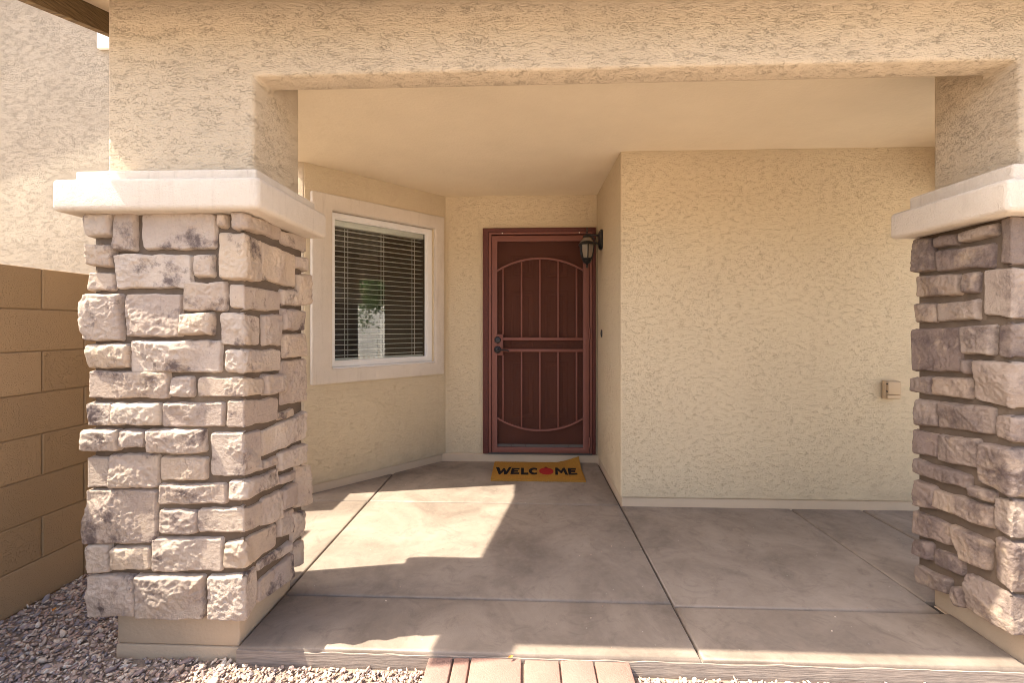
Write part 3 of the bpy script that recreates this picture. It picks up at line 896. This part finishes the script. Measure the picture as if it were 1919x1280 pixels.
def stone_mesh(nodes, extra, X0, X1, Y0, seed, D=0.034, step=0.0044, rough=1.0):
    rnd = random.Random(seed)
    off = Vector((rnd.uniform(-50, 50), rnd.uniform(-50, 50), rnd.uniform(-50, 50)))
    segs = []
    L = 0
    for a, b in zip(nodes, nodes[1:]):
        l = max(((b[0] + b[2]) - (a[0] + a[2])) / 2, 0.012)
        segs.append((L, l, a, b)); L += l
    Hh = sum(abs(n[1] - n[3]) for n in nodes) / len(nodes)
    nu = max(8, int(L / step)); nv = max(7, int(Hh / step))
    proud = rnd.uniform(-0.007, 0.008)
    # random broken facets
    facets = []
    for _ in range(rnd.randint(3, 6)):
        ang = rnd.uniform(0, 2 * math.pi)
        facets.append((rnd.uniform(0.1, 0.9) * L, rnd.uniform(0.15, 0.85) * Hh, math.cos(ang), math.sin(ang), rnd.uniform(0.06, 0.30), rnd.uniform(0.001, 0.006)))
    rr = rnd.uniform(0.008, 0.0125)
    lean = (rnd.uniform(-.03, .03), rnd.uniform(-.05, .05))
    verts = []
    for i in range(nu + 1):
        s = L * i / nu
        for sg in segs:
            if s <= sg[0] + sg[1] + 1e-9: break
        f = min(1, max(0, (s - sg[0]) / sg[1])); a, b = sg[2], sg[3]
        ut = a[0] + (b[0] - a[0]) * f; zt = a[1] + (b[1] - a[1]) * f
        ub = a[2] + (b[2] - a[2]) * f; zb = a[3] + (b[3] - a[3]) * f
        for j in range(nv + 1):
            t = j / nv
            u = ub + (ut - ub) * t; z = zb + (zt - zb) * t
            u += 0.0008 * (2 * s / L - 1); z += 0.0014 * (2 * t - 1)
            du, dz = min(s, L - s), min(t, 1 - t) * Hh
            wob = noise.noise_vector(Vector((u * 16, z * 16, 0)) + off) * 0.0062 + noise.noise_vector(Vector((u * 48, z * 48, 9)) + off) * 0.0022
            # rounded corners of the outline
            k = 0.024
            cx_, cz_ = max(0, k - du), max(0, k - dz)
            corner = 0.0
            if cx_ > 0 and cz_ > 0:
                corner = max(0, math.hypot(cx_, cz_) - k)
            e = max(0.0, min(du, dz) - corner * 1.35)
            q = min(1, e / rr)
            h = -D + D * math.sqrt(max(0, 1 - (1 - q) ** 2))
            P3 = Vector((u * 1.0, z * 1.0, 0))
            body = 0.006 * noise.fractal(P3 * 9 + off, 1.0, 2.0, 3) + lean[0] * (s - L / 2) + lean[1] * (t - .5) * Hh
            cap_ = 1e9
            for (fs, fz, ca, sa, sl, dep) in facets:
                jag = 0.010 * noise.noise(P3 * 38 + off)
                cap_ = min(cap_, 0.004 + dep - sl * max(-0.03, ((s - fs) * ca + (t * Hh - fz) * sa + jag)) )
            body = min(body + 0.003, cap_)
            body += 0.0042 * rough * noise.ridged_multi_fractal(P3 * 42 + off, 1.0, 2.1, 4, 1.0, 2.0) - 0.004
            h += max(body + proud, -0.012) * q ** 0.7
            (px, py), (nx, ny) = unwrap(u + wob.x * (1 if 0 < i < nu or True else 0), X0, X1, Y0)
            hl = h + extra * max(0.0, -nx)
            verts.append((px + nx * hl, py + ny * hl, z + wob.y))
    faces = []
    w = nv + 1
    for i in range(nu):
        for j in range(nv):
            faces.append((i * w + j, (i + 1) * w + j, (i + 1) * w + j + 1, i * w + j + 1))
    return verts, faces

def make_pillar(name, base_loc, label, core, base, cap, lip, stones, X0, X1, Y0, seed, smat):
    p = empty(name, base_loc)
    tag(p, label, 'pillar', 'stone pillars of the porch')
    box_obj('pillar_base', (*base[:4], -0.016, base[5]), M['stem'], p, 0.006, 2)
    box_obj('pillar_base', (base[0] - .003, base[1], base[2] - .003, base[3], base[4], -0.0185), M['stem'], p, 0.004, 2)
    box_obj('mortar_bed', core, M['mortar'], p, 0.01, 2)
    for i, (extra, nodes) in enumerate(stones):
        v, f = stone_mesh(nodes, extra, X0, X1, Y0, seed * 1000 + i)
        me = bpy.data.meshes.new('stone')
        c = np.mean(np.array(v), axis=0)
        me.from_pydata([(a - c[0], b - c[1], d - c[2]) for a, b, d in v], [], f)
        me.polygons.foreach_set('use_smooth', [True] * len(f))
        link_obj('stone', me, smat, p, c)
    for nm, d, r in (('pillar_cap', cap, 0.019), ('cap_lip', lip, 0.010)):
        bm = bmesh.new()
        add_box(bm, *d)
        bevel_sharp(bm, r, 5)
        o = bm_obj(nm, bm, M['trim'], p)
        shade_by_angle(o.data, 50)
    return p

make_pillar('stone_pillar', (-1.39, 1.87, -0.07), 'pale sunlit stone pillar beside the tan block wall, gravel at its foot', (-1.70, -1.096, 1.648, 2.09, 0.15, 1.71),
            (-1.644, -1.14, 1.687, 2.062, -0.14, 0.18), (-1.795, -0.990, 1.572, 2.128, 1.700, 1.822), (-1.752, -1.03, 1.622, 2.09, 1.815, 1.868),
            LEFT_STONES, -1.722, -1.072, 1.62, 3, M['stone'])
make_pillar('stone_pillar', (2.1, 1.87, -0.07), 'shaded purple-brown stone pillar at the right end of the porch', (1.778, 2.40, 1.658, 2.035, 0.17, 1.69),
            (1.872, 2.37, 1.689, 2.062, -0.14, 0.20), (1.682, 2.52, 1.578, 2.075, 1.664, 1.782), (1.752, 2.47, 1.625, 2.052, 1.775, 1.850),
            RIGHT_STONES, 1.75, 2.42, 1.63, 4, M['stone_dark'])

# ------------------------------------------------------------------ block wall
bw = empty('block_wall', (-2.45, 1.4, -0.06))
tag(bw, 'tan concrete block boundary wall in running bond, left of the stone pillar', 'wall')
core_me = box_obj('mortar_bed', (-2.51, -2.367, -2.0, 2.436, -0.3, 1.544), M['wall_mortar'], bw)
box_obj('mortar_bed', (-2.51, -2.367, 2.74, 5.0, -0.3, 1.544), M['wall_mortar'], bw)
def block_mesh(L):
    bm = bmesh.new()
    add_box(bm, -0.16, 0, 0, L - 0.005, 0, 0.1985)
    bevel_sharp(bm, 0.005, 3)
    me = bpy.data.meshes.new('block'); bmesh.ops.recalc_face_normals(bm, faces=bm.faces); bm.to_mesh(me); bm.free()
    me.materials.append(M['block'])
    return me
BL, BH = block_mesh(0.4064), block_mesh(0.2032)
for k in range(9):
    z = 1.347 - k * 0.2025
    spans = []
    y = 2.033 + (0.2032 if k % 2 else 0)
    if k % 2 == 0:
        ys = [2.033 - 0.4064 * i for i in range(9)] + [2.033]
        fulls = [2.033 - 0.4064 * i for i in range(0, 10)]
        halves = []
    else:
        fulls = [1.8298 - 0.4064 * i for i in range(0, 9)]
        halves = [2.2362]
    far = [2.74 + 0.4064 * i for i in range(5)] if k % 2 == 0 else [2.9432 + 0.4064 * i for i in range(4)]
    for y in fulls:
        link_obj('block', BL, None, bw, (-2.36 + rng.uniform(-0.0012, 0.0012), y, z))
    for y in halves + ([2.74] if k % 2 else []):
        link_obj('block', BH, None, bw, (-2.36, y, z))
    for y in far:
        link_obj('block', BL, None, bw, (-2.36, y, z))

# ------------------------------------------------------------------ neighbour's house
nb = empty('house', (-6.0, 7.0, -0.09))
tag(nb, 'tall pink-tan stucco house wall rising behind the block wall', 'house')
box_obj('wall', (-10.0, -3.3, 5.0, 9.0, -0.2, 6.0), M['stucco_far'], nb, 0.02)
box_obj('window_trim', (-5.085, -4.1, 4.955, 5.0, 4.575, 5.6), M['white'], nb, 0.008)
bm = bmesh.new(); add_box(bm, -10.3, -3.0, 4.62, 9.4, 6.0, 6.25)
bm_obj('roof', bm, M['roof'], nb)

# ------------------------------------------------------------------ wall lantern
LX, LY = 0.535, 3.80
lamp = empty('wall_lantern', (0.665, LY, 2.02))
tag(lamp, 'black wall lantern with clear glass sides beside the top of the red door', 'lamp')
bm = bmesh.new()
hexa = [(-0.05, 1.955), (-0.03, 1.935), (0.03, 1.935), (0.05, 1.955), (0.05, 2.085), (0.03, 2.105), (-0.03, 2.105), (-0.05, 2.085)]
a = [bm.verts.new((0.664, LY + y, z)) for y, z in hexa]
b = [bm.verts.new((0.648, LY + y, z)) for y, z in hexa]
c = [bm.verts.new((0.636, LY + y * .7, 2.02 + (z - 2.02) * .78)) for y, z in hexa]
n = len(hexa)
for A, B in ((a, b), (b, c)):
    for i in range(n): bm.faces.new((A[i], A[(i + 1) % n], B[(i + 1) % n], B[i]))
bm.faces.new(a[::-1]); bm.faces.new(c)
bm_obj('backplate', bm, M['black'], lamp)
bm = bmesh.new()
tube(bm, [(0.645, LY, 2.055), (0.60, LY, 2.062), (0.56, LY, 2.064), (0.52, LY, 2.066)], 0.0085, 8)
arc = [(0.642, LY, 1.985), (0.618, LY, 1.99), (0.602, LY, 2.005), (0.60, LY, 2.022), (0.585, LY, 2.04), (0.565, LY, 2.056), (0.54, LY, 2.062)]
tube(bm, arc, 0.006, 8)
bm_obj('arm', bm, M['black'], lamp)
bm = bmesh.new()
lathe(bm, [(0.001, 2.128), (0.006, 2.122), (0.0085, 2.112), (0.005, 2.10), (0.004, 2.092), (0.010, 2.088), (0.010, 2.082), (0.004, 2.078), (0.005, 2.060), (0.033, 2.055), (0.036, 2.044), (0.030, 2.040)], 20, (LX, LY))
bm_obj('finial', bm, M['black'], lamp, smooth=False)
bm = bmesh.new()
lathe(bm, [(0.031, 2.040), (0.042, 2.030), (0.052, 2.010), (0.054, 2.002)], 24, (LX, LY))
bm_obj('glass_dome', bm, M['lamp_glass'], lamp, smooth=True)
bm = bmesh.new()
lathe(bm, [(0.052, 2.004), (0.060, 2.000), (0.074, 1.982), (0.076, 1.974), (0.068, 1.972), (0.060, 1.978)], 24, (LX, LY))
bm_obj('collar', bm, M['black'], lamp)
bm = bmesh.new()
glp = [(0.0615, 1.976), (0.0605, 1.95), (0.056, 1.915), (0.048, 1.88), (0.039, 1.856)]
lathe(bm, glp, 6, (LX, LY), math.pi / 2)
bm_obj('glass_shade', bm, M['lamp_glass'], lamp)
for i in range(6):
    an = math.pi / 2 + i * math.pi / 3
    bm = bmesh.new()
    tube(bm, [(LX + (r + .002) * math.cos(an), LY + (r + .002) * math.sin(an), z) for r, z in glp], 0.006, 6)
    bm_obj('rib', bm, M['black'], lamp)
bm = bmesh.new()
lathe(bm, [(0.046, 1.860), (0.047, 1.852), (0.036, 1.842), (0.039, 1.834), (0.030, 1.822), (0.014, 1.812), (0.008, 1.806), (0.006, 1.800), (0.012, 1.794), (0.011, 1.784), (0.003, 1.773)], 20, (LX, LY))
bm_obj('bottom_cup', bm, M['black'], lamp)
bm = bmesh.new()
lathe(bm, [(0.011, 1.861), (0.011, 1.915), (0.019, 1.93), (0.020, 1.95), (0.010, 1.965)], 12, (LX, LY))
bm_obj('bulb', bm, M['vinyl'], lamp, smooth=True)

# doorbell button and outlet cover
bm = bmesh.new()
prof = [(0.020 * math.cos(t), 0.034 * math.sin(t)) for t in [2 * math.pi * i / 20 for i in range(20)]]
a = [bm.verts.new((0.664, 3.80 + y, 1.204 + z)) for y, z in prof]
b = [bm.verts.new((0.655, 3.80 + y * .9, 1.204 + z * .92)) for y, z in prof]
c = [bm.verts.new((0.652, 3.80 + y * .4, 1.204 + z * .4)) for y, z in prof]
for A, B in ((a, b), (b, c)):
    for i in range(20): bm.faces.new((A[i], A[(i + 1) % 20], B[(i + 1) % 20], B[i]))
bm.faces.new(c); bm.faces.new(a[::-1])
tag(bm_obj('doorbell_button', bm, M['black']), 'small black oval doorbell button on the wall right of the door', 'doorbell')
ob = empty('outlet_box', (2.478, 3.06, 0.772))
tag(ob, 'tan weatherproof outlet box low on the stucco wall', 'outlet box')
box_obj('box_body', (2.431, 2.526, 3.028, 3.058, 0.772, 0.895), M['plastic'], ob, 0.004)
box_obj('lid', (2.437, 2.523, 3.010, 3.0275, 0.803, 0.892), M['plastic'], ob, 0.006)
box_obj('lower_lip', (2.437, 2.523, 3.016, 3.0275, 0.775, 0.8015), M['plastic'], ob, 0.003)
for hy in (0.822, 0.872):
    bm = bmesh.new(); add_box(bm, 2.4335, 2.4365, 3.012, 3.024, hy, hy + 0.008)
    bm_obj('hinge', bm, M['dark_metal'], ob)

# ------------------------------------------------------------------ doormat
mat_e = empty('doormat', (0.10, 3.77, 0.0))
tag(mat_e, 'golden coir doormat lettered WELCOME with a red ornament for the O', 'doormat')
MX0, MX1, MY0, MY1 = -0.285, 0.488, 3.535, 4.0
def mat_z(x, y):
    a = max(0, (x - 0.28) / 0.2); b = max(0, (y - 3.82) / 0.18)
    return 0.016 + 0.055 * (a * b) ** 1.3 + 0.0015 * noise.noise((x * 9, y * 9, 1))
nx_, ny_ = 90, 54
vs, fs = [], []
for i in range(nx_ + 1):
    for j in range(ny_ + 1):
        x = MX0 + (MX1 - MX0) * i / nx_ + 0.003 * noise.noise((i * .7, j * .9, 3)) * (i in (0, nx_))
        y = MY0 + (MY1 - MY0) * j / ny_ + 0.004 * noise.noise((i * 1.1, j * .3, 7)) * (j in (0, ny_))
        vs.append((x, y, mat_z(x, y) + 0.0012 * noise.noise((x * 300, y * 300, 0))))
w = ny_ + 1
for i in range(nx_):
    for j in range(ny_):
        fs.append((i * w + j, (i + 1) * w + j, (i + 1) * w + j + 1, i * w + j + 1))
border = [i * w for i in range(nx_ + 1)] + [nx_ * w + j for j in range(1, ny_ + 1)] + [i * w + ny_ for i in range(nx_ - 1, -1, -1)] + [j for j in range(ny_ - 1, 0, -1)]
base_i = len(vs)
for k in border:
    x, y, z = vs[k]; vs.append((x, y, z - 0.0145))
nb_ = len(border)
for k in range(nb_):
    fs.append((border[k], base_i + k, base_i + (k + 1) % nb_, border[(k + 1) % nb_]))
me = bpy.data.meshes.new('mat_body'); me.from_pydata(vs, [], fs)
link_obj('mat_body', me, M['coir'], mat_e)
def letter(name, poly, x0, x1, m=M['ink'], y0=3.652, y1=3.836, tri=False):
    bm = bmesh.new()
    f = lambda x, y, z: (x0 + (x1 - x0) * x, y0 + (y1 - y0) * y, mat_z(x0 + (x1 - x0) * x, y0 + (y1 - y0) * y) + z)
    prism(bm, poly, -0.004, 0.0022, f)
    bmesh.ops.triangulate(bm, faces=bm.faces)
    bm_obj(name, bm, m, mat_e)
W_ = [(0, 1), (.22, .98), (.36, .42), (.50, .86), (.60, .84), (.70, .40), (.84, 1.0), (1.02, 1.06), (.76, .02), (.60, -.02), (.54, .46), (.34, -.04), (.26, 0)]
E_ = [(0, 0), (.10, 1), (.98, .98), (.96, .76), (.40, .76), (.38, .62), (.84, .62), (.80, .40), (.36, .40), (.34, .24), (.96, .25), (.94, .02)]
L_ = [(.04, 0), (.02, 1), (.40, .98), (.40, .26), (.98, .30), (1.0, .02)]
M_ = [(0, 0), (.10, .98), (.28, 1), (.52, .52), (.74, .98), (.90, 1), (1.02, 0), (.80, .02), (.72, .58), (.56, .22), (.46, .22), (.26, .60), (.22, 0)]
outer = [(.5 + .5 * math.cos(math.radians(t)), .5 + .5 * math.sin(math.radians(t))) for t in range(48, 318, 15)]
inner = [(.55 + .27 * math.cos(math.radians(t)), .5 + .25 * math.sin(math.radians(t))) for t in range(312, 40, -18)]
C_ = outer + inner
letter('letter', W_, -0.262, -0.125)
letter('letter', E_, -0.128, -0.050, y0=3.66, y1=3.815)
letter('letter', L_, -0.040, 0.024, y0=3.65, y1=3.825)
letter('letter', C_, 0.028, 0.118, y0=3.66, y1=3.83)
letter('ornament', [(.5 + .5 * math.cos(t), .5 + .5 * math.sin(t)) for t in [2 * math.pi * i / 28 for i in range(28)]], 0.118, 0.240, M['red'], 3.66, 3.835)
letter('letter', M_, 0.250, 0.356, y0=3.66, y1=3.84)
letter('letter', E_, 0.362, 0.442, y0=3.665, y1=3.835)
letter('ornament_cap', [(0, 0), (.1, 1), (.9, 1), (1, 0)], 0.166, 0.194, M['ink'], 3.837, 3.856)

# ------------------------------------------------------------------ pavers
pv = empty('paver_walk', (0.0, 1.3, -0.07))
tag(pv, kind='structure')
edges = [(-0.373, -0.280), (-0.274, -0.214), (-0.208, -0.016), (-0.003, 0.127), (0.133, 0.257), (0.263, 0.394)]
for row in range(3):
    y1 = 1.664 - row * 0.24; y0 = y1 - 0.233
    for i, (a, b) in enumerate(edges):
        if row == 1: a, b = a + 0.0, b + 0.0
        bm = bmesh.new()
        add_box(bm, -(b - a) / 2, (b - a) / 2, -0.1165, 0.1165, -0.06, 0)
        for v in bm.verts:
            if i == 0 and v.co.x < 0 and v.co.y > 0 and row == 0: v.co.y -= 0.006
        bevel_sharp(bm, 0.005, 2)
        dz = random.uniform(-0.003, 0.002)
        o = bm_obj('paver', bm, M['paver'], pv, ((a + b) / 2, (y0 + y1) / 2, -0.013 + dz))
        shade_by_angle(o.data, 50)
# sand bed under the pavers
box_obj('sand_bed', (-0.371, 0.392, 0.95, 1.66, -0.1, -0.03), M['soil'], pv)

# ------------------------------------------------------------------ gravel
def rocks():
    out = []
    for s in range(24):
        bm = bmesh.new()
        bmesh.ops.create_icosphere(bm, subdivisions=2 if s < 12 else 1, radius=1)
        r = random.Random(s)
        planes = []
        for _ in range(9):
            d = Vector((r.gauss(0, 1), r.gauss(0, 1), r.gauss(0, 1))).normalized()
            planes.append((d, r.uniform(0.35, 0.75)))
        for v in bm.verts:
            for d, k in planes:
                e = v.co.dot(d) - k
                if e > 0: v.co -= d * e
            v.co.x *= 1.45; v.co.z *= 0.62
        out.append((np.array([v.co[:] for v in bm.verts]), np.array([[v.index for v in f.verts] for f in bm.faces])))
        bm.free()
    return out
RK = rocks()
V, Fc = [], []
cnt = 0
def scatter(n, x0, x1, y0, y1, rmin, rmax, zlo, zhi, keep=lambda x, y: True, fine=True):
    global cnt
    for _ in range(n):
        x = rng.uniform(x0, x1); y = rng.uniform(y0, y1)
        if not keep(x, y): continue
        k = rng.integers(0, 12) if fine else rng.integers(12, 24)
        vv, ff = RK[k]
        s = rmin + (rmax - rmin) * rng.random() ** 1.8
        q = Matrix.Rotation(rng.uniform(0, 6.28), 3, 'Z') @ Matrix.Rotation(rng.normal(0, 0.45), 3, 'X') @ Matrix.Rotation(rng.normal(0, 0.45), 3, 'Y')
        R = np.array(q) * s
        V.append(vv @ R.T + np.array([x, y, rng.uniform(zlo, zhi)]))
        Fc.append(ff + cnt); cnt += len(vv)
def keep(x, y):
    if -1.66 < x < -1.12 and y > 1.675: return False
    if x > -1.14 and y > 1.655: return False
    if -0.385 < x < 0.405: return False
    return True
scatter(12500, -2.35, -1.15, 1.34, 2.95, 0.0055, 0.013, -0.083, -0.058, keep)
scatter(8500, -1.20, 1.95, 1.40, 1.66, 0.0055, 0.0125, -0.083, -0.060, keep)
scatter(4000, -2.35, 2.6, 0.3, 1.42, 0.010, 0.020, -0.088, -0.065, keep, False)
scatter(2200, -2.35, -1.15, 1.30, 2.6, 0.004, 0.007, -0.062, -0.054, keep)
scatter(170, -2.35, -1.15, 1.45, 2.4, 0.016, 0.022, -0.072, -0.058, keep)
scatter(26, -1.0, 1.7, 1.70, 2.6, 0.0018, 0.0042, 0.0012, 0.0022)
VV = np.concatenate(V); FF = np.concatenate(Fc)
me = bpy.data.meshes.new('gravel')
me.vertices.add(len(VV)); me.vertices.foreach_set('co', VV.ravel())
me.loops.add(FF.size); me.loops.foreach_set('vertex_index', FF.ravel())
me.polygons.add(len(FF)); me.polygons.foreach_set('loop_start', np.arange(0, FF.size, 3)); me.polygons.foreach_set('loop_total', np.full(len(FF), 3))
me.update(calc_edges=True)
tag(link_obj('gravel', me, M['gravel']), kind='stuff')
bed = tag(box_obj('soil', (-2.36, 2.7, 0.2, 1.72, -0.12, -0.075), M['soil']), kind='structure')
bed2 = tag(box_obj('soil', (-2.36, -1.645, 1.721, 3.16, -0.12, -0.075), M['soil']), kind='structure')

# a couple of dry leaves blown against the slab
def leaf(loc, rz, s, label):
    bm = bmesh.new()
    pts = [(-1, 0, .1), (-.4, .35, .3), (.3, .42, .25), (1, 0, .5), (.35, -.4, .3), (-.45, -.33, .2)]
    ctr = bm.verts.new((0, 0, 0)); lo = bm.verts.new((0, 0, -.06))
    ring = [bm.verts.new(p) for p in pts]
    for i in range(6):
        bm.faces.new((ctr, ring[i], ring[(i + 1) % 6])); bm.faces.new((lo, ring[(i + 1) % 6], ring[i]))
    for v in bm.verts: v.co *= s
    o = bm_obj('dry_leaf', bm, M['dry_leaf'], None, loc)
    o.rotation_euler = (0.3, 0.2, rz)
    tag(o, label, 'leaf')
leaf((-0.058, 1.652, 0.0), 0.6, 0.012, 'tiny orange dry leaf caught between the slab edge and the pavers')
leaf((-2.17, 1.915, -0.045), 2.1, 0.016, 'small yellow-brown leaf on the gravel at the foot of the block wall')

# ------------------------------------------------------------------ yard seen in the window glass
tree = empty('tree', (8.2, 0.75, -0.1))
tag(tree, 'small green leafy yard tree mirrored in the window glass', 'tree')
bm = bmesh.new()
tube(bm, [(8.2, 0.75, -0.12), (8.22, 0.76, 0.6), (8.17, 0.72, 1.3), (8.2, 0.75, 1.9)], 0.10, 10, 0.06)
for a in range(5):
    t = a * 1.26
    tube(bm, [(8.2, 0.75, 1.4 + a * .1), (8.2 + .35 * math.cos(t), 0.75 + .35 * math.sin(t), 1.9 + a * .12), (8.2 + .8 * math.cos(t), 0.75 + .8 * math.sin(t), 2.4 + a * .14)], 0.045, 6, 0.012)
bm_obj('trunk', bm, M['bark'], tree)
vs, fs = [], []
clumps = [Vector((8.2, .85, 2.15)) + Vector((random.gauss(0, .55), random.gauss(0, .55), random.gauss(0, .5))) for _ in range(38)]
for i in range(5200):
    c = random.choice(clumps)
    p = c + Vector((random.gauss(0, .17), random.gauss(0, .17), random.gauss(0, .15)))
    a = Vector((random.gauss(0, 1), random.gauss(0, 1), random.gauss(0, 1))).normalized() * 0.05
    b = a.cross(Vector((random.gauss(0, 1), random.gauss(0, 1), random.gauss(0, 1)))).normalized() * 0.024
    k = len(vs)
    vs += [p - a, p + b, p + a, p - b]
    fs.append((k, k + 1, k + 2, k + 3))
me = bpy.data.meshes.new('crown'); me.from_pydata(vs, [], fs)
link_obj('crown', me, M['leaf'], tree)
fence = empty('picket_fence', (6.2, 1.3, -0.045))
tag(fence, 'white picket fence mirrored low in the window glass', 'fence')
for z in (0.25, 0.8):
    box_obj('rail', (6.22, 6.25, 0.2, 2.6, z, z + 0.08), M['white'], fence)
bm = bmesh.new(); add_box(bm, 0, 0.018, -0.035, 0.035, 0, 0.98)
pk = bpy.data.meshes.new('picket'); bm.to_mesh(pk); bm.free(); pk.materials.append(M['white'])
for i in range(19):
    link_obj('picket', pk, None, fence, (6.20, 0.24 + i * 0.13, 0.0))
far = empty('house', (15.0, -1.0, -0.09))
tag(far, 'pale house across the driveway mirrored in the window glass', 'house')
box_obj('wall', (14.0, 20.0, -8.0, 5.0, -0.1, 2.9), M['trim'], far, 0.02)
bm = bmesh.new(); prism(bm, [(-8.4, 2.9), (5.4, 2.9), (-1.5, 5.2)], 13.6, 20.4, lambda a, b, z: (z, a, b))
bm_obj('roof', bm, M['roof'], far)
box_obj('garage_door', (13.95, 13.998, -5.0, 0.0, -0.05, 2.2), M['white'], far, 0.01)
